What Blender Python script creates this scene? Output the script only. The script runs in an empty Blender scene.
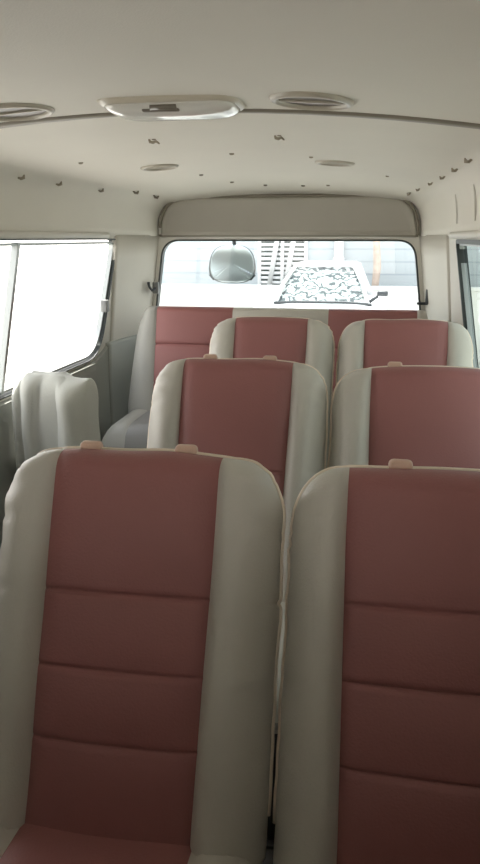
import bpy, bmesh, math, random
from mathutils import Vector, Matrix, noise
sc = bpy.context.scene
COL = sc.collection
rnd = random.Random(7)
rad = math.radians

# ------------------------------------------------------------------ materials
def mat(name, col, rough=.6, bump=0., bscale=200., var=0., vscale=6., metal=0., spec=.5, sheen=0.):
    m = bpy.data.materials.new(name); m.use_nodes = True
    nt = m.node_tree; b = nt.nodes['Principled BSDF']
    b.inputs['Roughness'].default_value = rough
    b.inputs['Metallic'].default_value = metal
    b.inputs['Specular IOR Level'].default_value = spec
    if sheen:
        b.inputs['Sheen Weight'].default_value = sheen
    tc = nt.nodes.new('ShaderNodeTexCoord')
    if var:
        n = nt.nodes.new('ShaderNodeTexNoise'); n.inputs['Scale'].default_value = vscale
        n.inputs['Detail'].default_value = 4
        nt.links.new(tc.outputs['Object'], n.inputs['Vector'])
        mx = nt.nodes.new('ShaderNodeMix'); mx.data_type = 'RGBA'
        mx.inputs['A'].default_value = (*[c*(1-var) for c in col], 1)
        mx.inputs['B'].default_value = (*[min(1, c*(1+var)) for c in col], 1)
        nt.links.new(n.outputs['Fac'], mx.inputs['Factor'])
        nt.links.new(mx.outputs['Result'], b.inputs['Base Color'])
    else:
        b.inputs['Base Color'].default_value = (*col, 1)
    if bump:
        n2 = nt.nodes.new('ShaderNodeTexNoise'); n2.inputs['Scale'].default_value = bscale
        nt.links.new(tc.outputs['Object'], n2.inputs['Vector'])
        bp = nt.nodes.new('ShaderNodeBump'); bp.inputs['Strength'].default_value = bump
        bp.inputs['Distance'].default_value = .002
        nt.links.new(n2.outputs['Fac'], bp.inputs['Height'])
        nt.links.new(bp.outputs['Normal'], b.inputs['Normal'])
    return m

def glass(name, tint, gloss=.06):
    m = bpy.data.materials.new(name); m.use_nodes = True
    nt = m.node_tree; nt.nodes.clear()
    o = nt.nodes.new('ShaderNodeOutputMaterial'); mx = nt.nodes.new('ShaderNodeMixShader')
    t = nt.nodes.new('ShaderNodeBsdfTransparent'); t.inputs['Color'].default_value = (*tint, 1)
    g = nt.nodes.new('ShaderNodeBsdfGlossy'); g.inputs['Roughness'].default_value = .02
    mx.inputs['Fac'].default_value = gloss
    nt.links.new(t.outputs[0], mx.inputs[1]); nt.links.new(g.outputs[0], mx.inputs[2])
    nt.links.new(mx.outputs[0], o.inputs['Surface'])
    return m

M = {}
M['headliner'] = mat('headliner_vinyl', (.65, .62, .55), .7, .25, 350, .04, 3)
M['panel'] = mat('wall_plastic', (.60, .575, .515), .55, .15, 300, .04, 4)
M['lower'] = mat('lower_trim_plastic', (.30, .31, .28), .6, .2, 300, .06, 5)
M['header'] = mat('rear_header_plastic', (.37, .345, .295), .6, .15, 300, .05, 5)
M['strip'] = mat('shadow_gap_strip', (.20, .175, .135), .5)
M['rubber'] = mat('window_rubber', (.035, .042, .04), .5)
M['frame'] = mat('window_frame_metal', (.36, .38, .37), .35, metal=.5)
M['floor'] = mat('floor_vinyl', (.12, .11, .10), .7, .3, 120, .15, 8)
M['red'] = mat('maroon_vinyl', (.285, .115, .108), .5, .35, 260, .10, 5, spec=.4)
M['beige'] = mat('beige_vinyl', (.485, .462, .41), .42, .3, 260, .07, 5, spec=.45)
M['pipe'] = mat('rim_light_piping_vinyl', (.78, .68, .56), .4)  # pale colour imitates rim light along the backrest edges
M['socket'] = mat('headrest_socket_plastic', (.56, .38, .29), .4)
M['grey_shaded_bolster'] = mat('grey_and_shaded_bolster_vinyl', (.345, .34, .31), .5, .3, 200, .08, 6)
M['steel'] = mat('seat_frame_steel', (.10, .10, .10), .45, metal=.7)
M['cover'] = mat('pale_cover_cloth', (.47, .47, .42), .9, .5, 150, .06, 7, sheen=.3)
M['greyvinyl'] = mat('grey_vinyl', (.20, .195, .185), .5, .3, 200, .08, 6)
M['lampbase'] = mat('lamp_base_plastic', (.50, .45, .36), .35)
M['lens'] = mat('lamp_lens_plastic', (.62, .60, .55), .12, spec=.8)
M['bulb'] = mat('lamp_bulb_holder', (.17, .15, .12), .3)
M['vent'] = mat('vent_plastic', (.40, .36, .29), .35)
M['ventdark'] = mat('vent_inner_plastic', (.11, .095, .075), .4)
M['clip'] = mat('clip_plastic', (.17, .145, .11), .6)
M['clipm'] = mat('clip_plastic_brown', (.27, .23, .17), .6)
M['darkplastic'] = mat('dark_plastic', (.04, .045, .05), .45)
M['latch'] = mat('latch_plastic', (.16, .165, .16), .4)
M['cord'] = mat('pale_cord', (.5, .45, .38), .7)
M['glass_side'] = glass('side_window_glass', (.97, .965, .955), .05)
M['glass_green'] = glass('green_window_glass', (.34, .38, .355), .06)
M['glass_rear'] = glass('rear_window_glass', (.66, .70, .70), .05)
M['glass_front'] = glass('windshield_glass', (.95, .94, .92), .05)
M['vanpaint'] = mat('van_paint', (.75, .75, .73), .3)
M['mirror'] = mat('mirror_glass', (.74, .83, .88), .28, metal=1)
M['mirrorshell'] = mat('mirror_housing', (.17, .195, .21), .4)
M['ground'] = mat('concrete_yard', (.55, .54, .51), .9, .3, 20, .08, .6)
M['yardwall'] = mat('white_plaster', (.82, .81, .78), .9, .3, 30, .03, 2)
M['white'] = mat('white_painted_metal', (.80, .80, .80), .4)
M['carpaint'] = mat('white_car_paint', (.80, .80, .80), .25)
M['louvreback'] = mat('dark_window_glass', (.10, .12, .11), .3)
M['trunk'] = mat('mottled_bark', (.55, .44, .37), .9, .5, 20, .6, 7)
M['tyre'] = mat('tyre_rubber', (.03, .03, .03), .8)
M['carglass'] = glass('car_windscreen_glass', (.8, .85, .85), .06)

def siding():
    m = mat('pale_blue_siding', (.30, .33, .345), .7)
    nt = m.node_tree; b = nt.nodes['Principled BSDF']
    tc = nt.nodes.new('ShaderNodeTexCoord'); sp = nt.nodes.new('ShaderNodeSeparateXYZ')
    nt.links.new(tc.outputs['Object'], sp.inputs[0])
    mu = nt.nodes.new('ShaderNodeMath'); mu.operation = 'MULTIPLY'; mu.inputs[1].default_value = 4.5
    fr = nt.nodes.new('ShaderNodeMath'); fr.operation = 'FRACT'
    gt = nt.nodes.new('ShaderNodeMath'); gt.operation = 'GREATER_THAN'; gt.inputs[1].default_value = .86
    nt.links.new(sp.outputs['Z'], mu.inputs[0]); nt.links.new(mu.outputs[0], fr.inputs[0]); nt.links.new(fr.outputs[0], gt.inputs[0])
    mx = nt.nodes.new('ShaderNodeMix'); mx.data_type = 'RGBA'
    mx.inputs['A'].default_value = (.52, .56, .585, 1); mx.inputs['B'].default_value = (.43, .47, .50, 1)
    nt.links.new(gt.outputs[0], mx.inputs['Factor']); nt.links.new(mx.outputs['Result'], b.inputs['Base Color'])
    return m
M['siding'] = siding()

def reflection_mat():  # painted swirls that imitate reflections in the car windscreen
    m = mat('painted_reflection_swirls', (.5, .5, .5), .7)
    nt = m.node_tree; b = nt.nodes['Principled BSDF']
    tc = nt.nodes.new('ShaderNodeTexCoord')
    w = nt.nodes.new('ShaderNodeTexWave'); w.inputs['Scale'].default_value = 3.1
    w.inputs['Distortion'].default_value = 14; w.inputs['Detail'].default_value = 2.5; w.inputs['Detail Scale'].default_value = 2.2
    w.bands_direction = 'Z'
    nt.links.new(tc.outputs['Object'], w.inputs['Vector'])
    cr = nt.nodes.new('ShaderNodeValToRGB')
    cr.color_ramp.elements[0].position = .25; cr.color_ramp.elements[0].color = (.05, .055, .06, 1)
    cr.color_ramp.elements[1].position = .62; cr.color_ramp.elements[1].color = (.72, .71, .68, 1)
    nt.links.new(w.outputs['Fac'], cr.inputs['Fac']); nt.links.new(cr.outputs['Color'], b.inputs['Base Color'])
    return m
M['swirl_reflection'] = reflection_mat()

# ------------------------------------------------------------------ helpers
def obj(name, bm, m, parent=None, smooth=True, recalc=True):
    if recalc:
        bmesh.ops.recalc_face_normals(bm, faces=bm.faces[:])
    me = bpy.data.meshes.new(name); bm.to_mesh(me); bm.free()
    for p in me.polygons: p.use_smooth = smooth
    me.materials.append(m)
    o = bpy.data.objects.new(name, me); COL.objects.link(o)
    if parent is not None: o.parent = parent
    return o
def thing(name, label, cat, loc=(0, 0, 0), rotz=0, group=None):
    o = bpy.data.objects.new(name, None); COL.objects.link(o)
    o.empty_display_size = .1
    o.location = loc; o.rotation_euler = (0, 0, rotz)
    return tag(o, label, cat, group)
def tag(o, label, cat, group=None):
    o['label'] = label; o['category'] = cat
    if group: o['group'] = group
    return o
def struct(name, bm, m, parent=None, smooth=False, recalc=True):
    o = obj(name, bm, m, parent, smooth, recalc)
    if parent is None: o['kind'] = 'structure'
    return o
def solid(o, t, off=0.):
    md = o.modifiers.new('thickness', 'SOLIDIFY'); md.thickness = t; md.offset = off
    return o
def box(bm, lo, hi, bev=0., mtx=None, seg=2):
    lo = Vector(lo); hi = Vector(hi)
    r = bmesh.ops.create_cube(bm, size=1)
    vs = r['verts']
    for v in vs:
        v.co = Vector([lo[i] + (v.co[i]+.5)*(hi[i]-lo[i]) for i in range(3)])
    if bev:
        es = list({e for v in vs for e in v.link_edges})
        r2 = bmesh.ops.bevel(bm, geom=es, offset=bev, segments=seg, profile=.5, affect='EDGES')
        vs = list({v for f in r2['faces'] for v in f.verts} | {v for v in vs if v.is_valid})
    if mtx is not None:
        for v in vs: v.co = mtx @ v.co
    return bm
def tube(bm, pts, r, n=10, closed=False, caps=True):
    pts = [Vector(p) for p in pts]; N = len(pts); rings = []
    up = None
    for i, p in enumerate(pts):
        a = pts[(i-1) % N] if (closed or i > 0) else p
        b = pts[(i+1) % N] if (closed or i < N-1) else p
        t = (b-a).normalized()
        if up is None:
            up = Vector((0, 0, 1)) if abs(t.z) < .9 else Vector((1, 0, 0))
        s = t.cross(up).normalized(); up2 = s.cross(t).normalized(); up = up2
        rr = r[i] if isinstance(r, (list, tuple)) else r
        rings.append([bm.verts.new(p + rr*(math.cos(2*math.pi*k/n)*s + math.sin(2*math.pi*k/n)*up2)) for k in range(n)])
    for i in range(N if closed else N-1):
        A, B = rings[i], rings[(i+1) % N]
        for k in range(n):
            bm.faces.new((A[k], A[(k+1) % n], B[(k+1) % n], B[k]))
    if caps and not closed:
        bm.faces.new(rings[0]); bm.faces.new(rings[-1])
    return bm
def loft(bm, secs, closed=True, caps=True):
    rows = [[bm.verts.new(p) for p in s] for s in secs]
    n = len(rows[0])
    for A, B in zip(rows, rows[1:]):
        for k in range(n if closed else n-1):
            bm.faces.new((A[k], A[(k+1) % n], B[(k+1) % n], B[k]))
    if caps and closed:
        bm.faces.new(rows[0]); bm.faces.new(rows[-1])
    return rows
def lathe(bm, prof, n=32, mtx=None):
    rows = []
    for r, z in prof:
        rows.append([bm.verts.new((r*math.cos(2*math.pi*k/n), r*math.sin(2*math.pi*k/n), z)) for k in range(n)])
    for A, B in zip(rows, rows[1:]):
        for k in range(n):
            bm.faces.new((A[k], A[(k+1) % n], B[(k+1) % n], B[k]))
    if prof[0][0] > 1e-5: pass
    bmesh.ops.remove_doubles(bm, verts=bm.verts[:], dist=1e-5)
    if mtx is not None: bmesh.ops.transform(bm, matrix=mtx, verts=bm.verts[:])
    return bm
def rpoly(pts, rs, seg=6):
    """polygon with rounded corners (2D)"""
    out = []; n = len(pts)
    for i in range(n):
        p = Vector(pts[i]); a = (Vector(pts[i-1])-p); b = (Vector(pts[(i+1) % n])-p)
        r = rs[i] if isinstance(rs, (list, tuple)) else rs
        if r <= 0: out.append(tuple(p)); continue
        p0 = p + a.normalized()*r; p1 = p + b.normalized()*r
        for k in range(seg+1):
            t = k/seg
            q = (1-t)**2*p0 + 2*t*(1-t)*p + t*t*p1
            out.append(tuple(q))
    return out
def plate_holes(outer, holes, f):
    """flat sheet with holes, mapped to 3D by f(u, v)"""
    bm = bmesh.new(); es = []
    for lp in [outer]+holes:
        vs = [bm.verts.new((p[0], p[1], 0)) for p in lp]
        for k in range(len(vs)): es.append(bm.edges.new((vs[k], vs[(k+1) % len(vs)])))
    bmesh.ops.triangle_fill(bm, use_beauty=True, edges=es)
    for v in bm.verts: v.co = f(v.co.x, v.co.y)
    bm.normal_update()
    return bm
def ring_frame(bm, loop, f, r=.008, n=8):
    return tube(bm, [f(*p) for p in loop], r, n, closed=True)
def poly_face(bm, loop, f):
    bm.faces.new([bm.verts.new(f(*p)) for p in loop]); return bm
def band(bm, loop, f, inset, depth, nrm):
    """window frame: a rectangular-section band following a 2D loop, inward by inset"""
    n = len(loop); P = [Vector(p) for p in loop]
    c = sum(P, Vector((0, 0)))/n
    A = sum(P[i].x*P[(i+1) % n].y-P[(i+1) % n].x*P[i].y for i in range(n))
    sgn = 1 if A > 0 else -1
    inn = []
    for i in range(n):
        t = (P[(i+1) % n]-P[i-1]).normalized()
        inn.append(P[i] + sgn*Vector((-t.y, t.x))*inset)
    rows = []
    for lp, d in ((P, 0), (P, depth), (inn, depth), (inn, 0)):
        rows.append([bm.verts.new(Vector(f(*p))+nrm*d) for p in lp])
    for a in range(4):
        X, Y = rows[a], rows[(a+1) % 4]
        for k in range(n):
            bm.faces.new((X[k], X[(k+1) % n], Y[(k+1) % n], Y[k]))
    return bm

# ------------------------------------------------------------------ the van shell
YF, YR = -1.35, 3.90               # windshield end, rear door
ZW = 1.30                          # wall / headliner joint
def wallx(z):                      # half width of the cabin at height z
    return .83 if z <= .7 else .83 - (z-.7)*(.83-.772)/.6
def roof(x):
    a = abs(x)
    if a <= .68: return 1.565 - .05*(a/.68)**2
    return None
def roof_profile():
    right = [(x, roof(x)) for x in [0, .1, .2, .3, .4, .48, .55, .62, .68]]
    p0, p1, p2 = Vector((.68, 1.515)), Vector((.780, 1.495)), Vector((.772, ZW))
    for k in range(1, 11):
        t = k/10; q = (1-t)**2*p0+2*t*(1-t)*p1+t*t*p2
        right.append((q.x, q.y))
    return [(-x, z) for x, z in right[:0:-1]] + right
prof = roof_profile()
def cove(y):                       # the cabin draws in towards the rear door
    t = max(0, min(1, (y-3.36)/(YR-3.36)))
    return 1-(1-.668/.774)*t**2.2, 1-(1-.755)*t**2.2
def prof_at(y):
    sx, q = cove(y)
    return [(x*sx, ZW+(z-ZW)*q) for x, z in prof]
def zprof(x, y=0):
    P_ = prof_at(y)
    for (xa, za), (xb, zb) in zip(P_, P_[1:]):
        if xa <= x <= xb: return za+(zb-za)*(x-xa)/max(1e-9, xb-xa)
    return ZW

# floor
bm = bmesh.new(); box(bm, (-.86, YF-.05, -.06), (.86, YR+.04, 0)); struct('floor', bm, M['floor'])
# ceiling: one headliner skin with a slight step at the joint
YJ = 1.735
bm = bmesh.new()
ys = [YF, -.6, .2, 1.0, YJ-.02, YJ, YJ+.02, 2.4, 3.1, 3.4, 3.5, 3.58, 3.66, 3.74, 3.82, YR-.02, YR+.02]
loft(bm, [[(x, y, z) for x, z in prof_at(y)] for y in ys], closed=False)
o = struct('ceiling', bm, M['headliner'], smooth=True); solid(o, .04, 1)
# make sure the sheet thickens outwards
# side windows: (y, z) loops
def side_map(s):
    return lambda y, z: Vector((s*wallx(z), y, z))
WL1 = rpoly([(-1.2, .74), (.10, .74), (.10, 1.285), (-.95, 1.285)], [.08]*4)          # front left (beside the viewer)
WL2 = rpoly([(1.13, .738), (3.37, .738), (3.535, 1.287), (1.13, 1.287)], [.07, .16, .05, .07], 8)
WR1 = list(WL1)
WR2 = rpoly([(1.13, .738), (2.80, .738), (3.17, 1.285), (1.13, 1.285)], [.07, .10, .05, .07], 8)
for s, nm, wins in ((-1, 'wall_left', (WL1, WL2)), (1, 'wall_right', (WR1, WR2))):
    bm = plate_holes([(YF, .70), (YR, .70), (YR, ZW), (YF, ZW)], list(wins), side_map(s))
    v = [bm.verts.new(p) for p in ((s*.83, YF, 0), (s*.83, YR, 0), (s*.83, YR, .70), (s*.83, YF, .70))]
    bm.faces.new(v)
    bmesh.ops.remove_doubles(bm, verts=bm.verts[:], dist=1e-4)
    bm.normal_update()
    for f in bm.faces:
        if f.normal.x*s > 0: f.normal_flip()          # face inwards
    o = struct(nm, bm, M['panel'], recalc=False)
    bpy.context.view_layer.update()
    solid(o, .035, -1)
# rear door wall
RW = rpoly([(-.715, .80), (.715, .80), (.650, 1.283), (-.650, 1.283)], [.06, .06, .09, .09], 8)
outer = [(-.83, 0), (.83, 0), (.83, .70)] + [(x, z) for x, z in reversed(prof)] + [(-.83, .70)]
back_map = lambda x, z: Vector((x, YR, z))
bm = plate_holes(outer, [RW], back_map)
for f in bm.faces:
    if f.normal.y > 0: f.normal_flip()
o = struct('wall_back', bm, M['panel'], recalc=False); solid(o, .04, -1)
# front bulkhead with the windshield opening, behind the viewer
FW = rpoly([(-.72, .80), (.72, .80), (.68, 1.38), (-.68, 1.38)], .08)
bm = plate_holes(outer, [FW], lambda x, z: Vector((x, YF, z)))
for f in bm.faces:
    if f.normal.y < 0: f.normal_flip()
o = struct('wall_front', bm, M['panel'], recalc=False); solid(o, .04, -1)

# unseen low partition, added to keep light off the lower seats
bm = bmesh.new(); box(bm, (-.80, .22, 0), (.80, .26, .95), .01)
struct('wall_light_blocker', bm, M['floor'])
# windows -----------------------------------------------------------------
def side_window(nm, s, loop, gm, mull, latch=True):
    f = side_map(s); nrm = Vector((-s, 0, 0))
    bm = bmesh.new(); poly_face(bm, loop, lambda y, z: f(y, z)+Vector((s*.022, 0, 0)))
    w = struct(nm, bm, gm); w['label'] = 'clear glass'
    bm = bmesh.new(); band(bm, loop, lambda y, z: f(y, z)+Vector((s*.034, 0, 0)), .005 if s < 0 else .016, .040, nrm)
    obj('window_seal', bm, M['rubber'], w, False)
    inner = [(p[0], p[1]) for p in loop]
    bm = bmesh.new(); band(bm, [(y+(.016 if y < sum(q[0] for q in loop)/len(loop) else -.016), z+(.014 if z < 1 else -.014)) for y, z in inner],
                           lambda y, z: f(y, z)+Vector((s*.028, 0, 0)), .009, .022, nrm)
    obj('window_frame', bm, M['frame'], w, False)
    for (yt, yb) in mull:
        bm = bmesh.new()
        a, b = f(yt, 1.275), f(yb, .75)
        for dy, wd, m_ in ((0, .010, 0),):
            vs = []
            for p in (a, b):
                for dx in (.004, .028):
                    for e in (-wd, wd):
                        vs.append(bm.verts.new(p+Vector((s*dx, dy+e, 0))))
            for q in ((0, 1, 5, 4), (2, 3, 7, 6), (0, 2, 6, 4), (1, 3, 7, 5), (0, 1, 3, 2), (4, 5, 7, 6)):
                bm.faces.new([vs[k] for k in q])
        obj('window_mullion', bm, M['frame'], w, False)
    return w
w1 = side_window('window_1', -1, WL2, M['glass_side'], [(2.515, 2.40)])
# little sliding catch on the rear edge of the left window
bm = bmesh.new(); p = side_map(-1)(3.40, .985)
box(bm, (p.x-.008, p.y-.03, p.z-.035), (p.x+.022, p.y+.012, p.z+.022), .005)
obj('window_catch', bm, M['latch'], w1)
w2 = side_window('window_2', 1, WR2, M['glass_green'], [])
side_window('window_3', -1, WL1, M['glass_side'], [])
side_window('window_4', 1, WR1, M['glass_side'], [])
bm = bmesh.new(); poly_face(bm, RW, lambda x, z: Vector((x, YR+.03, z)))
w5 = struct('window_5', bm, M['glass_rear']); w5['label'] = 'lightly tinted glass'
bm = bmesh.new(); band(bm, RW, lambda x, z: Vector((x, YR+.038, z)), .009, .040, Vector((0, -1, 0)))
obj('window_seal', bm, M['rubber'], w5, False)
bm = bmesh.new(); poly_face(bm, FW, lambda x, z: Vector((x, YF-.03, z)))
w6 = struct('window_6', bm, M['glass_front'])
bm = bmesh.new(); band(bm, FW, lambda x, z: Vector((x, YF-.038, z)), .013, .045, Vector((0, 1, 0)))
obj('window_seal', bm, M['rubber'], w6, False)

# trims -----------------------------------------------------------------
# dark strip standing in for the shadow gap at the headliner joint
bm = bmesh.new()
secs = []
for i, (x, z) in enumerate(prof):
    hw = .020 + .012*min(1, abs(x)/.5)
    n = Vector((0, 0, -1)) if abs(x) < .66 else Vector((-math.copysign(.7, x), 0, -.7))
    b = Vector((x, YJ, z))
    secs.append([b+Vector((0, -hw, 0))-n*.004, b+Vector((0, -hw*.8, 0))+n*.005, b+Vector((0, hw*.8, 0))+n*.003, b+Vector((0, hw, 0))-n*.004])
loft(bm, secs)
struct('trim_1', bm, M['strip'], smooth=True)
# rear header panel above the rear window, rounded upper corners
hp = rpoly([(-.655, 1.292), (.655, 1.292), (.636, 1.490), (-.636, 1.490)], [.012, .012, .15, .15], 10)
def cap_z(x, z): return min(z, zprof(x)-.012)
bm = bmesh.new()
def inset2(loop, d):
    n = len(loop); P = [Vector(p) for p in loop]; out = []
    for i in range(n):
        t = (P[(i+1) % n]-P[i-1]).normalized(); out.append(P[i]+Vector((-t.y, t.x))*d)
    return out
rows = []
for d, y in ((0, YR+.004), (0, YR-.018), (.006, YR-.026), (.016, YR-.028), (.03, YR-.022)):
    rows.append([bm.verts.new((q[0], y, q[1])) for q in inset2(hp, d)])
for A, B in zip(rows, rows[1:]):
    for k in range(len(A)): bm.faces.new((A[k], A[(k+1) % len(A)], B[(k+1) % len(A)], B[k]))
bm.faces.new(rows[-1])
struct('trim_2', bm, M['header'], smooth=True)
# shadow gap around the header, laid in as a dark tube
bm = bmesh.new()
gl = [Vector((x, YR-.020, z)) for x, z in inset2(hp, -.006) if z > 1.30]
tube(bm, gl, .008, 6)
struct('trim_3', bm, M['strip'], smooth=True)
# lower darker side trims and a ledge under the headliner on both sides
k = 4
for s in (-1, 1):
    bm = bmesh.new()
    ysl = [YF+.03, 1.0, 3.28, 3.40, 3.46, 3.50]
    ztop = [.732, .732, .732, .77, .795, .795]
    secs = []
    for y, zt in zip(ysl, ztop):
        secs.append([(s*.835, y, .01), (s*(.812), y, .01), (s*(.812), y, .69), (s*(wallx(zt)-.012), y, zt-.012), (s*(wallx(zt)+.004), y, zt)])
    loft(bm, secs)
    struct('trim_%d' % k, bm, M['lower']); k += 1
    bm = bmesh.new()
    loft(bm, [[(s*.780, y, ZW-.012), (s*.764, y, ZW-.010), (s*.760, y, ZW+.004), (s*.766, y, ZW+.014), (s*.780, y, ZW+.016)] for y in (YF+.02, 1, 2.5, 3.40)])
    struct('trim_%d' % k, bm, M['panel'], smooth=True); k += 1
    # rear corner pillar cover
    bm = bmesh.new()
    secs = []
    for z in (.60, .80, .95, 1.1, 1.2, ZW+.004):
        w = wallx(z); xe = .668+(ZW-z)*.13
        sec = [(s*(w+.012), 3.50, z)]
        for j in range(0, 13):
            y = 3.50+(YR-3.50)*j/12
            c_ = max(0, (y-3.36)/(YR-3.36))**2.2
            sec.append((s*(w-.004-(w-.004-xe)*c_), y, z))
        sec += [(s*xe, YR+.006, z), (s*(w+.012), YR+.006, z)]
        secs.append(sec)
    loft(bm, secs)
    struct('trim_%d' % k, bm, M['panel'], smooth=True); k += 1
    bm = bmesh.new(); secs = []
    for z in (.02, .40, .60, .78, .795):
        w = wallx(z); xe = .668+(ZW-z)*.13-(.010 if z < .79 else 0)
        sec = [(s*(w+.012), 3.44, z)]
        for j in range(0, 13):
            y = 3.44+(YR-3.44)*j/12
            c_ = max(0, (y-3.36)/(YR-3.36))**2.2
            w0 = w-(.020 if z < .79 else .004)
            sec.append((s*(w0-(w0-xe)*c_), y, z))
        sec += [(s*xe, YR+.006, z), (s*(w+.012), YR+.006, z)]
        secs.append(sec)
    loft(bm, secs); struct('trim_%d' % k, bm, M['lower'], smooth=True); k += 1
# outer skin: roof and sill so that the van stands as a body outside
bm = bmesh.new()
for x in (-.60, .60):
    for y in (-.6, 3.1):
        pass
for sx in (-1, 1):
    for y in (-.75, 2.9):
        m_ = Matrix.Translation((sx*.74, y, -.42)) @ Matrix.Rotation(rad(90), 4, 'Y')
        b2 = bmesh.new(); lathe(b2, [(.0001, -.09), (.20, -.10), (.30, -.10), (.33, -.07), (.33, .07), (.30, .10), (.20, .10), (.0001, .09)], 28, m_)
        t_ = bpy.data.meshes.new('tmp'); b2.to_mesh(t_); b2.free(); bm.from_mesh(t_); bpy.data.meshes.remove(t_)
bm_w = bm
bm = bmesh.new(); box(bm, (-.84, YF, -.40), (.84, YR+.03, -.06), .03)
sill = struct('trim_%d' % k, bm, M['vanpaint']); k += 1
obj('wheels', bm_w, M['tyre'], sill)

# ------------------------------------------------------------------ seats
def seat_parts(root, rec, W, H, ptop, pbot, zc, Y0, seams, sockets, seed, cush_len=.46, legs=True, lean=0., tilt_x=0., xs_panels=None, pucker=1.):
    """reclined backrest + cushion. local frame: origin = point on the floor under the crease"""
    a = Vector((0, math.sin(rec), math.cos(rec))); nf = Vector((0, -math.cos(rec), math.sin(rec)))
    org = Vector((0, 0, zc))
    lm = Matrix.Rotation(lean, 4, nf)
    def P(x, v, d):
        return org + lm @ (Vector((x, 0, 0)) + a*v + nf*d)
    rs_x, rs_v, rt = W-ptop-.012, .120, .040
    def p_of(v): return pbot + (ptop-pbot)*max(0, min(1, v/(H*.8)))
    def w_of(v):
        w = W
        t = (v-(H-rs_v))/rs_v
        if t > 0: w = W - rs_x + rs_x*max(0, 1-t**2.6)**(1/2.4)
        return w
    vs = [-.06, -.03, 0, .03]
    vv = .05
    while vv < H-.14: vs.append(vv); vv += .02
    vs += [H-.13+.13*(1-math.cos(k/22*math.pi/2))**0 * math.sin(k/22*math.pi/2) for k in range(0, 23)]
    for q in seams: vs += [q-.012, q-.006, q-.003, q, q+.003, q+.006, q+.012]
    vs = sorted(set(round(x, 4) for x in vs))
    T = .085
    nb, npn, nk = 12, 14, 14
    def front_d(x, v, w, p):
        s = min(1, abs(x)/max(w, 1e-6))
        if abs(x) <= p:
            d = .050 + .010*(1-(x/p)**2)
            last = 0
            lo = max([0]+[q for q in seams if q <= v]); hi = min([H]+[q for q in seams if q > v])
            u = (v-lo)/max(1e-6, hi-lo)
            d += .004*math.sin(math.pi*u)*(1-(x/p)**4)
            for q in seams: d -= .006*math.exp(-((v-q)/.003)**2)*(1-(abs(x)/p)**30*.5)
        else:
            u = (abs(x)-p)/max(1e-6, w-p)
            d = .050 + .022*math.sin(math.pi*min(1, u*1.1)**.8)*min(1, (H-v)/.2)
        d -= .010*math.exp(-((abs(x)-p)/.004)**2)
        return d
    def point_front(x, v, w, p):
        s = min(1, abs(x)/max(w, 1e-6))
        e = max(0, 1-s**9)**.5
        t = (v-(H-rt))/rt
        e2 = max(0, 1-max(0, t)**2.2)**.5
        d = front_d(x, v, w, p)*e*e2
        ed = max(0, (s-.72)/.28)
        if pucker:
            g = noise.noise(Vector((x*9+seed, v*7, seed*1.7)))
            gg = math.sin(v*150+4*g+seed)*max(0, noise.noise(Vector((seed, v*6, x*3)))+.25)
            d += pucker*(.004*g + .011*gg*ed*e)
        d -= .018*(1-e)        # rim lies slightly behind
        xx = x
        if pucker and s > .9 and v > H*.45: xx += .004*pucker*math.copysign(1, x)*math.sin(v*330+seed)*max(0, noise.noise(Vector((seed, v*9, x)))+.3)*(s-.9)/.1
        if pucker and s > .95: xx += math.copysign(.004*pucker*noise.noise(Vector((seed*3, v*14, 0))), x)
        vtop = .010*(1-(x/W)**2)*max(0, (v-H+.2)/.2)
        vtop += .004*noise.noise(Vector((x*10, seed, 0)))*max(0, (v-H+.1)/.1)
        return P(xx, v+vtop, d)
    def point_back(x, v, w):
        s = min(1, abs(x)/max(w, 1e-6)); e = max(0, 1-s**7)**.5
        t = (v-(H-rt))/rt; e2 = max(0, 1-max(0, t)**2.2)**.5
        vtop = .010*(1-(x/W)**2)*max(0, (v-H+.2)/.2)
        vtop += .004*noise.noise(Vector((x*10, seed, 0)))*max(0, (v-H+.1)/.1)
        return P(x, v+vtop, -T*e*e2-.018)
    B = {'b0': bmesh.new(), 'b1': bmesh.new(), 'c': bmesh.new(), 'k': bmesh.new()}
    rows = {q: [] for q in B}
    rim = []
    for v in vs:
        w = w_of(v); p = p_of(v)
        ease = lambda t: 1-(1-t)**1.8
        xl = [-p-(w-p)*ease(j/nb) for j in range(nb, -1, -1)]
        rows['b0'].append([point_front(x, v, w, p) for x in xl])
        rows['b1'].append([point_front(-x, v, w, p) for x in xl[::-1]])
        rows['c'].append([point_front(-p+2*p*j/npn, v, w, p) for j in range(npn+1)])
        rows['k'].append([point_front(-w, v, w, p)]+[point_back(-w*math.cos(math.pi*j/nk), v, w) for j in range(1, nk)]+[point_front(w, v, w, p)])
        rim.append((rows['b0'][-1][0], rows['b1'][-1][-1]))
    for q in B: loft(B[q], rows[q], closed=False)
    bm = B['k']; bmesh.ops.holes_fill(bm, edges=bm.edges[:], sides=0)
    back = obj('backrest', B['k'], M['beige'], root); back['label'] = 'beige back shell'
    c = obj('centre_panel', B['c'], M['red'], back); c['label'] = 'maroon stitched centre panel'
    for q in ('b0', 'b1'): obj('side_bolster', B[q], M['beige'], back)
    bm = bmesh.new()
    wt = w_of(vs[-1])
    top = [point_front(-wt+2*wt*j/24, H, wt, p_of(H)) for j in range(25)]
    path = [r[0] for r in rim if 1][2:] + top[1:-1] + [r[1] for r in rim][:1:-1]
    clean = [path[0]]
    for q in path[1:]:
        if (q-clean[-1]).length > .004: clean.append(q)
    tube(bm, [q+nf*.004 for q in clean], .0042, 7)  # thin pale tube put in as the rim-lit edge
    obj('rim_light_piping', bm, M['pipe'], back)
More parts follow.
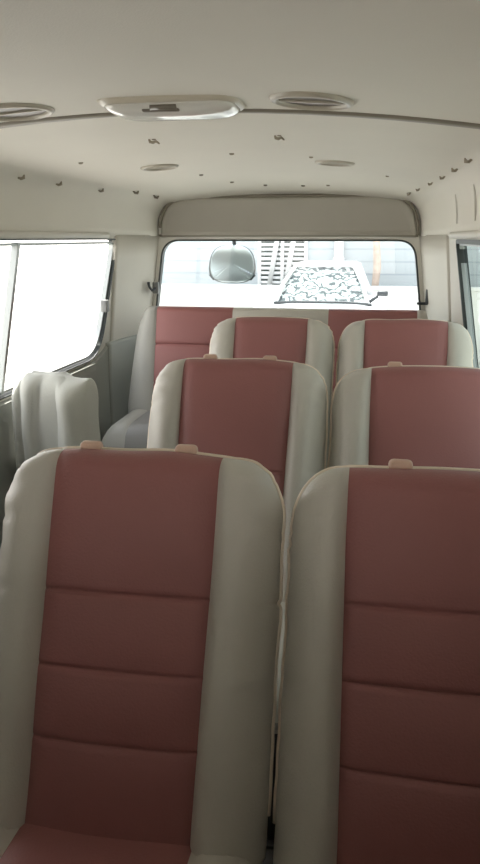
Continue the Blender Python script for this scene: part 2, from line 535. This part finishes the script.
    for sx in sockets:
        bm = bmesh.new()
        b0 = P(sx, H+.0+.010*(1-(sx/W)**2), .004)
        mt = Matrix.Translation(b0+a*.004)
        box(bm, (-.019, -.011, -.012), (.019, .011, .010), .008, mt, 3)
        for e in (-1, 1):
            pass
        obj('headrest_socket', bm, M['socket'], back)
    # cushion
    W = W-.004
    pc = pbot+.004
    def cush_row(y, k):
        t = k
        h = .13
        # thickness easing at the front lip
        e = 1 if t < .8 else max(.02, (1-((t-.8)/.2)**2))**.5
        e0 = 1 if t > .06 else .86
        return h*e*e0
    rowsf = {'b0': [], 'c': [], 'b1': [], 'k': []}
    N = 22
    for i in range(N+1):
        t = i/N; y = .05 - t*(cush_len+.05)
        hh = cush_row(y, t); zt = zc + .015 + .02*t
        def cp(x):
            s = min(1, abs(x)/W); e = max(0, 1-s**8)**.5
            z = zt - .065 + (hh-.065)*e*(1)
            z += .012*math.sin(math.pi*min(1, max(0, (abs(x)-pc)/(W-pc))))
            z -= .009*math.exp(-((abs(x)-pc)/.004)**2)
            if pucker: z += .003*noise.noise(Vector((x*8, y*8, seed+3)))
            return Vector((x, y, z-.03))
        ease = lambda t: 1-(1-t)**1.8
        xl = [-pc-(W-pc)*ease(j/8) for j in range(8, -1, -1)]
        rowsf['b0'].append([cp(x) for x in xl]); rowsf['b1'].append([cp(-x) for x in xl[::-1]])
        rowsf['c'].append([cp(-pc+2*pc*j/12) for j in range(13)])
        zb = zt-.115
        rowsf['k'].append([cp(-W), Vector((-W*.98, y, zb+.01)), Vector((-W*.9, y, zb)), Vector((W*.9, y, zb)), Vector((W*.98, y, zb+.01)), cp(W)])
    CB = {q: bmesh.new() for q in rowsf}
    for q in CB: loft(CB[q], rowsf[q], closed=False)
    yk = .05-(cush_len+.05)
    # front lip closes down to the underside
    kb = CB['k']; bmesh.ops.holes_fill(kb, edges=kb.edges[:], sides=0)
    cu = obj('cushion', kb, M['beige'], root)
    c2 = obj('cushion_panel', CB['c'], M['red'], cu); c2['label'] = 'maroon cushion panel'
    for q in ('b0', 'b1'): obj('cushion_bolster', CB[q], M['beige'], cu)
    if legs:
        zu = zc-.10
        bm = bmesh.new()
        for xx in (-W*.75, W*.75):
            box(bm, (xx-.018, -cush_len+.06, zu-.03), (xx+.018, .10, zu+.012), .004)
        for yy in (-cush_len+.10, .06):
            box(bm, (-W*.75, yy-.015, zu-.028), (W*.75, yy+.015, zu-.002), .004)
        # hinge plates carrying the backrest
        for xx in (-W*.72, W*.72):
            tube(bm, [(xx, .06, zu), (xx, .09, zu+.08), P(xx, .06, -.05)], .014, 8)
        obj('seat_frame', bm, M['steel'], root)
        for xx in (-W*.75, W*.75):
            for yy in (-cush_len+.10, .06):
                bm = bmesh.new(); tube(bm, [(xx, yy, zu-.01), (xx, yy, .012)], .016, 10)
                box(bm, (xx-.03, yy-.03, 0), (xx+.03, yy+.03, .012), .003)
                obj('leg', bm, M['steel'], root)

G = 'maroon and beige passenger seats in pairs'
SEATS = [
 # x, Y crease, zc, rec, H, lean, sockets, W, ptop, pbot, seams, label
 (.094, .929, .440, 23, .540, .3, (-.092, .072), .236, .136, .130, [.093, .202, .318], 'nearest maroon and beige seat on the left, two headrest sockets on its top'),
 (.577, .929, .430, 23, .543, 0, (-.068,), .234, .147, .138, [.106, .228, .340], 'nearest maroon and beige seat on the right, cut off by the picture edge'),
 (.112, 1.715, .435, 23, .575, 0, (-.082, .080), .236, .145, .136, [.07, .18, .285], 'second-row maroon and beige seat on the left, between the nearest and third seats'),
 (.606, 1.715, .428, 23, .575, 0, (-.088,), .244, .147, .138, [.07, .18, .287], 'second-row maroon and beige seat on the right, one headrest socket on its top'),
 (.086, 2.575, .465, 22, .566, 0, (), .233, .135, .130, [.07, .18, .285], 'third-row left maroon and beige seat, smallest of its column, before the rear bench'),
 (.576, 2.575, .465, 22, .566, 0, (), .238, .147, .136, [.07, .18, .285], 'third-row right maroon and beige seat beside the right wall, before the rear bench'),
]
for i, (x, y, zc, rc, H, ln, so, W, pt, pb, sm, lab) in enumerate(SEATS):
    r = thing('passenger_seat', lab, 'seat', (x, y, 0), 0, G)
    seat_parts(r, rad(rc), W, H, pt, pb, zc, y, sm, so, i*2.3+.4, lean=rad(ln))
# rear bench --------------------------------------------------------------
def rear_bench():
    root = thing('rear_bench', 'full-width maroon and beige rear bench seat under the back window', 'bench seat', (0, 3.40, 0))
    rec = rad(15); a = Vector((0, math.sin(rec), math.cos(rec))); nf = Vector((0, -math.cos(rec), math.sin(rec)))
    zc = .49; H = .495
    def P(x, v, d): return Vector((x, 0, zc)) + a*v + nf*d
    edges = [-.755, -.665, -.585, -.205, .255, .655, .75]   # outer, outer curve, red, beige, red, beige
    segs = [(-.705, -.565, 'grey_shaded_bolster'), (-.565, -.195, 'red'), (-.195, .255, 'beige'), (.255, .655, 'red'), (.655, .745, 'beige')]  # left bolster: shading on beige vinyl put in as grey
    x0, x1 = -.705, .745
    def depth(x, v):
        cx, hw = (x0+x1)/2, (x1-x0)/2
        s = min(1, abs(x-cx)/hw); e = max(0, 1-s**24)**.5
        t = max(0, (v-(H-.04))/.04); e2 = max(0, 1-t**2.2)**.5
        d = .055
        for A, Bq, c in segs:
            if A <= x <= Bq:
                u = (x-A)/(Bq-A)
                d += .014*math.sin(math.pi*u)**.6
        if any(A <= x <= Bq and c == 'red' for A, Bq, c in segs):
            for q in (.12, .305): d -= .009*math.exp(-((v-q)/.004)**2)
        return (d*e)*e2
    vs = [-.05+.02*k for k in range(28)] + [.114, .117, .12, .123, .126, .299, .302, .305, .308, .311] + [H-.06+.06*math.sin(k/12*math.pi/2) for k in range(13)]
    vs = sorted(set(round(v, 4) for v in vs if v <= H))
    def edge_in(x, v):    # left and right ends curve in towards the top
        t = max(0, (v-(H-.16))/.16)
        k_ = .035*t**2.2 + .050*max(0, min(1, v/H))**1.3
        if x < -.565: return x + k_*(-.565-x)/(.14)
        if x > .655: return x - k_*.6*(x-.655)/.09
        return x
    # back shell
    bm = bmesh.new()
    xs = [x0+(x1-x0)*k/30 for k in range(31)]
    loft(bm, [[P(edge_in(x0, v), v, depth(x0, v))]+[P(edge_in(x, v), v, -.07*max(0, 1-max(0, (v-H+.04)/.04)**2.2)**.5) for x in xs[1:-1]]+[P(edge_in(x1, v), v, depth(x1, v))] for v in vs], closed=False)
    bmesh.ops.holes_fill(bm, edges=bm.edges[:], sides=0)
    back = obj('backrest', bm, M['beige'], root); back['label'] = 'beige back shell'
    for A, Bq, c in segs:
        bm = bmesh.new(); n = 12
        loft(bm, [[P(edge_in(A+(Bq-A)*j/n, v), v, depth(A+(Bq-A)*j/n+(1e-6 if j == 0 else -1e-6 if j == n else 0), v)) for j in range(n+1)] for v in vs], closed=False)
        nm = {'red': 'seat_panel', 'beige': 'side_bolster', 'grey_shaded_bolster': 'side_bolster'}[c]
        q = obj(nm if not (A == -.195) else 'middle_panel', bm, M[c], back)
        if c == 'red': q['label'] = 'maroon stitched panel'
        if c == 'grey_shaded_bolster': q['label'] = 'end bolster with its shading painted in as grey'
    # cushion with grey middle strips
    y0, y1 = .05, -.43
    csegs = [(-.705, -.585, 'grey_shaded_bolster'), (-.585, -.21, 'greyvinyl'), (-.21, .25, 'beige'), (.25, .655, 'red'), (.655, .745, 'beige')]
    def cz(x, t):
        e = 1 if t < .75 else max(0.0, 1-((t-.75)/.25)**2)**.5
        s = min(1, abs(x-.02)/.726); e3 = max(0, 1-s**20)**.5
        return zc-.10+.10*e*e3
    bm = bmesh.new(); N = 18
    loft(bm, [[Vector((x, y0+(y1-y0)*i/N, cz(x, i/N))) for x in (x0,)]+[Vector((x, y0+(y1-y0)*i/N, zc-.14)) for x in (x0+.01, x1-.01)]+[Vector((x1, y0+(y1-y0)*i/N, cz(x1, i/N)))] for i in range(N+1)], closed=False)
    bmesh.ops.holes_fill(bm, edges=bm.edges[:], sides=0)
    cu = obj('cushion', bm, M['beige'], root)
    for A, Bq, c in csegs:
        bm = bmesh.new(); n = 12
        loft(bm, [[Vector((A+(Bq-A)*j/n, y0+(y1-y0)*i/N, cz(A+(Bq-A)*j/n, i/N)+.012*math.sin(math.pi*j/n)**.6*min(1, (1-i/N)*5+.2))) for j in range(n+1)] for i in range(N+1)], closed=False)
        q = obj('cushion_panel' if c in ('red', 'greyvinyl') else 'cushion_bolster', bm, M[c], cu)
        if c == 'greyvinyl': q['label'] = 'grey cushion panel'
    bm = bmesh.new(); box(bm, (-.70, -.36, 0), (.70, .10, zc-.14), .01)
    obj('bench_base', bm, M['steel'], root)
rear_bench()

# folded jump seat under a pale cloth cover --------------------------------
def jump_seat():
    root = thing('jump_seat', 'folded aisle seat under a draped pale grey cloth cover below left window', 'folding seat', (-.648, 2.45, 0))
    bm = bmesh.new(); n = 140; secs = []
    def ridge(x, drop):
        # gathered cloth: broad rolls parted by tight creases
        cs = [-.165, -.105, -.035, .028, .150]
        for A, B_ in zip(cs, cs[1:]):
            if A <= x <= B_:
                return math.sin(math.pi*(x-A)/(B_-A))**.7 * (B_-A)/.07
        return 0
    zs = [.22+.04*q for q in range(14)] + [.765, .785, .800, .812, .821, .828, .832]
    for z in zs:
        t = max(0, (z-.745)/.088)
        e = max(0.0, 1-min(1, t)**2.6)**.5
        u = (z-.22)/.61
        sec = []
        for q in range(n):
            th = 2*math.pi*q/n
            c, s_ = math.cos(th), math.sin(th)
            x = math.copysign(abs(c)**.45, c)*(.146-.006*u); y = math.copysign(abs(s_)**.45, s_)*.085
            sway = .010*math.sin(z*7+1)+.006*math.sin(z*15)
            am = .048*ridge(x+sway*(1-u), 0)
            front = max(0, -s_)**.5
            y2 = y - (am-.02)*front
            y2 = y2*(e*.93+.07)
            top = 0
            if z > .68:
                k_ = min(1, (z-.68)/.10)
                top = k_*(-.028*max(0, min(1, (-x-.095)/.03)) - .016*max(0, min(1, (x-.03)/.03)) - .008*abs(math.sin((x+.105)*22)))
            lump = .005*noise.noise(Vector((x*14, y*10, z*7)))
            sec.append(Vector((x*(.90+.10*e)+lump, y2+lump, z+top)))
        secs.append(sec)
    loft(bm, secs)
    cv = obj('cloth_cover', bm, M['cover'], root); 
    bm = bmesh.new(); box(bm, (-.10, -.07, .10), (.10, .07, .235), .015)
    obj('seat_cushion', bm, M['greyvinyl'], root)
    for x in (-.09, .09):
        bm = bmesh.new()
        tube(bm, [(x, 0, .12), (x, 0, .012)], .014, 8); box(bm, (x-.03, -.05, 0), (x+.03, .05, .012), .003)
        obj('leg', bm, M['steel'], root)
jump_seat()

# ------------------------------------------------------------------ ceiling fittings
def dome_lamp():
    root = thing('dome_lamp', 'wide glossy interior dome lamp in the middle of the ceiling strip', 'ceiling lamp', (.022, 1.635, roof(.022)))
    bm = bmesh.new()
    def slab(hx, hy, z0, z1, r, taper=0):
        lp = rpoly([(-hx, -hy), (hx, -hy), (hx, hy), (-hx, hy)], r)
        l2 = rpoly([(-hx+taper, -hy+taper), (hx-taper, -hy+taper), (hx-taper, hy-taper), (-hx+taper, hy-taper)], r)
        return [[(p[0], p[1], z0) for p in lp], [(p[0], p[1], (z0*.35+z1*.65)) for p in lp], [(p[0], p[1], z1) for p in l2]]
    loft(bm, slab(.150, .088, .012, -.010, .05, .008))
    obj('lamp_base', bm, M['lampbase'], root)
    bm = bmesh.new(); secs = []
    for k in range(9):
        t = k/8*math.pi/2; sx = .138*math.cos(t)**.5 if k < 8 else .02; sy = .074*math.cos(t)**.7 if k < 8 else .01
        lp = rpoly([(-sx, -sy), (sx, -sy), (sx, sy), (-sx, sy)], [min(sx, sy)*.6]*4)
        secs.append([(p[0], p[1], -.009-.022*math.sin(t)) for p in lp])
    loft(bm, secs)
    obj('lamp_lens', bm, M['lens'], root)
    bm = bmesh.new(); box(bm, (-.050, -.066, -.026), (.030, -.040, -.014), .004)
    tube(bm, [(-.03, -.068, -.018), (.025, -.068, -.018)], .006, 8)
    sw = obj('lamp_switch', bm, M['bulb'], root)
dome_lamp()

def ceil_frame(x, y):
    z = zprof(x, y); dz = (zprof(x+.005, y)-zprof(x-.005, y))/.01
    return Matrix.Translation((x, y, z)) @ Matrix.Rotation(-math.atan(dz), 4, 'Y')
def round_vent(x, y, r, label):
    root = thing('ceiling_vent', label, 'air vent', (0, 0, 0), 0, 'round ceiling vents')
    root.matrix_world = ceil_frame(x, y)
    bm = bmesh.new()
    lathe(bm, [(r*.80, .004), (r*.81, -.005), (r*.87, -.009), (r*.94, -.008), (r, -.003), (r*1.01, .004)], 40)
    obj('vent_ring', bm, M['vent'], root)
    bm = bmesh.new()
    lathe(bm, [(.0001, -.0025), (r*.5, -.0022), (r*.81, -.0015)], 32)
    obj('vent_bowl', bm, M['ventdark'], root)
    bm = bmesh.new()
    for q in (0,):
        hw = r*math.sqrt(1-q*q)*.76
        box(bm, (-hw, q*r*.8-.0035, -.0065), (hw, q*r*.8+.0035, -.001), .001)
    obj('vent_grille', bm, M['vent'], root)
round_vent(.318, 1.58, .084, 'larger round ceiling vent to the right of the dome lamp')
round_vent(-.318, 1.60, .084, 'round ceiling vent cut by left picture edge, left of the dome lamp')
round_vent(-.36, 2.86, .072, 'small far round ceiling vent on the left, before the rear header')
round_vent(.297, 2.86, .072, 'small far round ceiling vent on the right, before the rear header')

def clip(x, y, label, group, size=1., kind=0, rot=0.):
    m_ = ceil_frame(x, y) @ Matrix.Rotation(rot, 4, 'Z') @ Matrix.Scale(size, 4)
    bm = bmesh.new()
    if kind == 0:     # round push-in clip
        lathe(bm, [(.0001, -.007), (.006, -.0065), (.010, -.004), (.011, .001), (.0001, .002)], 14)
    elif kind == 1:   # curled hanging tab
        tube(bm, [(-.020, 0, .002), (-.016, 0, -.010), (-.004, .002, -.013), (.008, .004, -.008), (.016, .002, -.014), (.022, 0, -.018)], [.004, .006, .006, .005, .004, .003], 8)
        lathe_b = bmesh.new(); lathe(lathe_b, [(.0001, -.004), (.008, -.003), (.009, .001), (.0001, .002)], 12)
        t_ = bpy.data.meshes.new('tmp'); lathe_b.to_mesh(t_); lathe_b.free(); bm.from_mesh(t_); bpy.data.meshes.remove(t_)
    else:             # wedge shaped tab
        tube(bm, [(0, -.012, .004), (0, -.004, -.012), (0, .010, -.016), (0, .022, -.006)], [.004, .007, .008, .003], 8)
    o = obj('headliner_clip', bm, M['clip'] if size > .8 else M['clipm'])
    o.matrix_world = m_
    tag(o, label, 'clip', group)
GR = 'clips in a row along the right edge of the headliner'
right = [(.705, 2.29), (.700, 2.62), (.690, 2.98), (.672, 3.36), (.635, 3.62), (.600, 3.74)]
rl = ['nearest and largest dark clip of the row down the right headliner edge',
      'second dark clip from the front in the right headliner edge row',
      'third dark clip from the front in the right headliner edge row',
      'fourth dark clip from the front in the right headliner edge row',
      'fifth dark clip from the front in the right headliner edge row',
      'farthest small clip of the row down the right headliner edge']
for (x, y), l in zip(right, rl): clip(x, y, l, GR, 0.70-.02*right.index((x, y)), 2, .9)
GL = 'clips in a row along the left edge of the headliner'
left = [(-.728, 2.45), (-.728, 2.76), (-.725, 3.2), (-.68, 3.55), (-.63, 3.72)]
ll = ['nearest clip of the faint row down the left headliner edge', 'second clip from the front in the left headliner edge row',
      'third clip from the front in the left headliner edge row', 'fourth clip from the front in the left headliner edge row',
      'farthest clip of the left headliner edge row, by the header corner']
for i, ((x, y), l) in enumerate(zip(left, ll)): clip(x, y, l, GL, .82 if i > 2 else .7, 2, -.9)
clip(-.178, 2.17, 'curled dark clip hanging left of centre behind the dome lamp', 'curled clips behind the lamp', .7, 1, .2)
clip(.183, 2.15, 'curled dark clip hanging right of centre behind the dome lamp', 'curled clips behind the lamp', .68, 1, -.3)
GC = 'small clips scattered on the rear headliner'
for x, y, s, l in ((-.034, 2.60, .8, 'tiny clip in mid headliner between the two small vents and lamp'),
                   (.224, 2.70, .7, 'tiny clip just in front of the right small vent'),
                   (.49, 3.30, .7, 'tiny faint clip at far right, behind the right small vent'),
                   (-.53, 2.50, .75, 'tiny clip left of the left small vent'),
                   (-.30, 3.30, .9, 'tiny clip just behind the left small vent'),
                   (-.225, 3.62, .9, 'tiny clip above the header, left of its middle'),
                   (-.08, 3.72, .9, 'tiny clip above the middle of the header'),
                   (.10, 3.74, .9, 'tiny clip close to the header, right of its middle'),
                   (.22, 3.72, .8, 'tiny clip above the right part of the header')):
    clip(x, y, l, GC, s*1.0, 0)
# two upright pressed ribs on the right cove
for y, l in ((2.55, 'nearer slim upright rib on the right wall cove above the window'), (3.12, 'farther slim upright rib on the right wall cove above the window')):
    bm = bmesh.new()
    tube(bm, [(.752, y, 1.455), (.764, y+.03, 1.41), (.771, y+.06, 1.345)], [.003, .006, .002], 8)
    tag(obj('wall_rib', bm, M['panel']), l, 'trim rib', 'ribs on the right cove')

# hooks beside the rear window
def hook(x, label, s):
    root = thing('coat_hook', label, 'hook', (x, YR-.03, 1.035))
    bm = bmesh.new(); box(bm, (-.016, -.022, -.03), (.016, .002, .03), .005)
    obj('hook_plate', bm, M['latch'], root)
    bm = bmesh.new(); tube(bm, [(0, -.015, .0), (-s*.01, -.045, -.012), (-s*.022, -.055, .008), (-s*.028, -.05, .03)], [.008, .007, .007, .008], 8)
    obj('hook_arm', bm, M['darkplastic'], root)
hook(-.682, 'small dark hook on the pillar left of the rear window', 1)
root = thing('door_catch', 'small dark catch at the right lower corner of rear window', 'latch', (.727, YR, 1.0))
bm = bmesh.new(); box(bm, (-.014, -.05, -.03), (.014, .002, .045), .006); obj('catch_body', bm, M['darkplastic'], root)
bm = bmesh.new(); box(bm, (-.055, -.04, -.035), (.012, -.015, -.022), .004); obj('catch_lever', bm, M['darkplastic'], root)
bm = bmesh.new(); tube(bm, [(.742, YR-.03, 1.0), (.755, YR-.05, .97), (.765, YR-.075, .92), (.768, YR-.09, .85)], .004, 6)
tag(obj('pull_cord', bm, M['cord']), 'thin pale cord hanging at the right end of the rear bench', 'cord')

# ------------------------------------------------------------------ outside the rear window
bm = bmesh.new(); box(bm, (-40, -30, -.80), (40, 60, -.75)); struct('ground', bm, M['ground'])
def under_mirror():
    root = thing('rear_mirror', 'rounded convex mirror hanging outside the rear window', 'mirror', (-.318, 4.12, 1.155))
    tilt = Matrix.Rotation(rad(-4), 4, 'X') @ Matrix.Rotation(rad(6), 4, 'Z')
    lp = rpoly([(-.135, -.06), (-.09, -.108), (.09, -.108), (.135, -.06), (.115, .10), (-.115, .10)], [.045, .06, .06, .045, .095, .095], 8)
    def sec(sc_, y): return [tilt @ Vector((p[0]*sc_, y, p[1]*sc_)) for p in lp]
    bm = bmesh.new(); loft(bm, [sec(.93, -.004), sec(.97, -.012), sec(1.0, -.006), sec(1.0, .01), sec(.85, .04), sec(.45, .055)])
    obj('mirror_housing', bm, M['mirrorshell'], root)
    bm = bmesh.new(); loft(bm, [[tilt @ Vector((p[0]*k, -.006-.016*(1-(p[0]*p[0]+p[1]*p[1])*k*k/.0225), p[1]*k)) for p in lp] for k in (.955, .9, .8, .7, .6, .5, .4, .3, .2, .1, .03)])
    obj('mirror_face', bm, M['mirror'], root)
    bm = bmesh.new(); tube(bm, [tilt @ Vector((0, .045, .04)), (.0, .06, .10), (.004, .03, .15), (.006, -.05, .19), (.006, -.18, .20)], [.012, .012, .010, .010, .012], 10)
    obj('mirror_arm', bm, M['darkplastic'], root)
under_mirror()

# yard wall and building
bm = bmesh.new(); box(bm, (-4.0, 12.9, -.75), (9, 13.05, .44), .01); box(bm, (-4.0, 12.86, .44), (9, 13.09, .50), .01)
struct('wall_yard', bm, M['yardwall'])
bm = bmesh.new(); box(bm, (-4.3, 14.0, -.75), (9, 18, 4.6)); struct('wall_building', bm, M['siding'])
def louvre():
    root = thing('louvre_window', 'white framed louvre window with slanting bars on the pale building', 'window', (-1.22, 14.0, .40))
    bm = bmesh.new(); box(bm, (-.43, -.03, 0), (.43, .0, 1.35)); obj('window_pane', bm, M['louvreback'], root)
    bm = bmesh.new()
    for lo, hi in (((-.46, -.09, -.03), (-.40, 0, 1.38)), ((.40, -.09, -.03), (.46, 0, 1.38)), ((-.46, -.09, 1.32), (.46, 0, 1.38)), ((-.46, -.09, -.03), (.46, 0, .03))):
        box(bm, lo, hi, .005)
    obj('window_frame', bm, M['white'], root)
    for k in range(15):
        bm = bmesh.new(); z = .07+k*.085
        box(bm, (-.40, -.02, -.0), (.40, .02, .048), .003, Matrix.Translation((0, -.05, z)) @ Matrix.Rotation(rad(-25), 4, 'X'))
        obj('louvre_slat', bm, M['white'], root)
    for xa, xb in ((-.02, -.24), (.28, .06)):
        bm = bmesh.new()
        loft(bm, [[(x-.045, -.115, z), (x+.045, -.115, z), (x+.045, -.085, z), (x-.045, -.085, z)] for x, z in ((xb, .02), (xa, 1.33))])
        obj('slanting_bar', bm, M['white'], root)
    bm = bmesh.new(); box(bm, (-.03, -.12, .03), (.03, -.086, 1.32), .004); obj('upright_bar', bm, M['white'], root)
louvre()
bm = bmesh.new(); tube(bm, [(-.19, 13.89, -.75), (-.19, 13.89, 4.2)], .085, 16)
for z in (.9, 2.6): box(bm, (-.29, 13.79, z), (-.09, 13.995, z+.05), .006)
tag(obj('downpipe', bm, M['white']), 'thick white pipe running up the pale building wall', 'pipe')
bm = bmesh.new()
tube(bm, [(.49, 13.6, -.75), (.46, 13.62, .2), (.50, 13.6, .8), (.45, 13.63, 1.5), (.48, 13.6, 2.4)], [.075, .06, .07, .055, .05], 14)
for k in range(0):
    z = .55+k*.035; an = k*2.4
    box(bm, (-.05, -.004, -.03), (.05, .004, .03), .002, Matrix.Translation((.48+.09*math.cos(an), 13.6+.09*math.sin(an), z)) @ Matrix.Rotation(an, 4, 'Z') @ Matrix.Rotation(.6, 4, 'X'))
tag(obj('tree_trunk', bm, M['trunk']), 'slim mottled brown trunk in front of the pale building wall', 'tree trunk')

# parked white car
def car():
    root = thing('car', 'white car parked facing the van behind the rear window', 'car', (-.225, 8.9, -.75), 0)
    zb = 1.225      # height of the cowl above ground
    def body(name, prof_, hw, m, bev, taper=None):
        bm = bmesh.new()
        A = [bm.verts.new((-hw*(taper[i] if taper else 1), p[0], p[1])) for i, p in enumerate(prof_)]
        B = [bm.verts.new((hw*(taper[i] if taper else 1), p[0], p[1])) for i, p in enumerate(prof_)]
        n = len(A)
        for i in range(n): bm.faces.new((A[i], A[(i+1) % n], B[(i+1) % n], B[i]))
        bm.faces.new(A); bm.faces.new(B)
        if bev: bmesh.ops.bevel(bm, geom=bm.edges[:], offset=bev, segments=3, profile=.5, affect='EDGES')
        return obj(name, bm, m, root)
    body('car_body', [(-.25, .35), (-.30, .62), (-.22, .95), (.0, 1.06), (1.06, zb-.03), (1.2, zb-.03), (3.7, zb-.08), (3.85, .9), (3.82, .35)], .86, M['carpaint'], .05)
    # cabin: roof slab and pillars
    pr = [(1.65, 1.672), (1.74, 1.705), (3.2, 1.69), (3.45, 1.62), (3.45, 1.57), (1.68, 1.64)]
    body('roof', pr, .42, M['carpaint'], .012)
    for s in (-1, 1):
        bm = bmesh.new(); tube(bm, [(s*.62, 1.05, zb-.05), (s*.53, 1.33, zb+.22), (s*.405, 1.66, 1.66)], [.032, .026, .024], 8)
        obj('windscreen_pillar', bm, M['carpaint'], root)
        bm = bmesh.new(); tube(bm, [(s*.64, 3.6, zb-.1), (s*.41, 3.35, 1.64)], .05, 8)
        obj('rear_pillar', bm, M['carpaint'], root)
        bm = bmesh.new(); box(bm, (-.07, -.04, -.03), (.07, .04, .035), .018, Matrix.Translation((s*.80, 1.25, zb+.10)))
        tube(bm, [(s*.62, 1.25, zb-.02), (s*.74, 1.25, zb+.07)], .022, 8)
        obj('side_mirror', bm, M['darkplastic'] if s > 0 else M['carpaint'], root)
        bm = bmesh.new(); box(bm, (s*.52-.16, -.325, .68), (s*.52+.16, -.26, .84), .02); obj('headlight', bm, M['lens'], root)
        for y in (.55, 3.0):
            bm = bmesh.new(); lathe(bm, [(.0001, -.10), (.22, -.11), (.31, -.10), (.34, -.07), (.34, .07), (.31, .10), (.22, .11), (.0001, .10)], 26, Matrix.Translation((s*.78, y, .34)) @ Matrix.Rotation(rad(90), 4, 'Y'))
            obj('wheel', bm, M['tyre'], root)
    bm = bmesh.new()
    loft(bm, [[(-.60, 1.07, zb-.03), (.60, 1.07, zb-.03)], [(-.52, 1.34, zb+.20), (.52, 1.34, zb+.20)], [(-.40, 1.655, 1.655), (.40, 1.655, 1.655)]], closed=False)
    g = obj('windscreen', bm, M['carglass'], root); g['label'] = 'windscreen glass'
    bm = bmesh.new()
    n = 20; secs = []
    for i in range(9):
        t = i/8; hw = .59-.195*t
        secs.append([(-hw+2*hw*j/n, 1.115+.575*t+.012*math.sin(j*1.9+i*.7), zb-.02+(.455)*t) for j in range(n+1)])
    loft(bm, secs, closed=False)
    s_ = obj('reflection_panel', bm, M['swirl_reflection'], root); s_['label'] = 'black and white swirls painted as windscreen reflections'
    bm = bmesh.new(); tube(bm, [(-.62, 1.03, zb-.02), (-.3, 1.0, zb+.0), (.3, 1.0, zb+.0), (.58, 1.02, zb-.015), (.66, .96, zb-.03)], .018, 8)
    obj('wiper', bm, M['darkplastic'], root)
    bm = bmesh.new(); box(bm, (-.40, -.325, .55), (.40, -.27, .70), .015); obj('grille', bm, M['darkplastic'], root)
    bm = bmesh.new(); box(bm, (-.22, -.335, .38), (.22, -.29, .48), .006); obj('number_plate', bm, M['white'], root)
    bm = bmesh.new(); box(bm, (-.80, -.36, .30), (.80, -.24, .52), .03); obj('bumper', bm, M['carpaint'], root)
    # dark cabin interior behind the screen
    bm = bmesh.new(); box(bm, (-.55, 1.7, zb-.10), (.55, 3.2, zb-.02), .02); obj('cabin_interior', bm, M['darkplastic'], root)
car()

# ------------------------------------------------------------------ light
w = bpy.data.worlds.new('daylight'); sc.world = w; w.use_nodes = True
nt = w.node_tree; bg = nt.nodes['Background']
tc = nt.nodes.new('ShaderNodeTexCoord'); sp = nt.nodes.new('ShaderNodeSeparateXYZ'); nt.links.new(tc.outputs['Generated'], sp.inputs[0])
cr = nt.nodes.new('ShaderNodeValToRGB')
cr.color_ramp.elements[0].position = 0; cr.color_ramp.elements[0].color = (1.0, .96, .91, 1)
cr.color_ramp.elements[1].position = .8; cr.color_ramp.elements[1].color = (.88, .93, 1.0, 1)
nt.links.new(sp.outputs['Z'], cr.inputs['Fac']); nt.links.new(cr.outputs['Color'], bg.inputs['Color'])
bg.inputs['Strength'].default_value = 3.3
ld = bpy.data.lights.new('sun', 'SUN'); ld.energy = 15; ld.angle = rad(1.5); ld.color = (1, .97, .92)
so = bpy.data.objects.new('sun', ld); COL.objects.link(so)
so.rotation_euler = Vector((.10, -.42, -1)).to_track_quat('-Z', 'Y').to_euler()

# ------------------------------------------------------------------ camera
cd = bpy.data.cameras.new('camera'); co = bpy.data.objects.new('camera', cd); COL.objects.link(co)
cd.sensor_fit = 'VERTICAL'; cd.sensor_height = 24; cd.lens = 24*742/864; cd.clip_start = .02; cd.clip_end = 200
co.location = (.455, 0, 1.29)
co.rotation_euler = (rad(90-14.65), 0, rad(10.05))
sc.camera = co
sc.view_settings.view_transform = 'Standard'; sc.view_settings.look = 'None'
sc.view_settings.gamma = 1; sc.view_settings.use_curve_mapping = False
sc.view_settings.exposure = 0.10
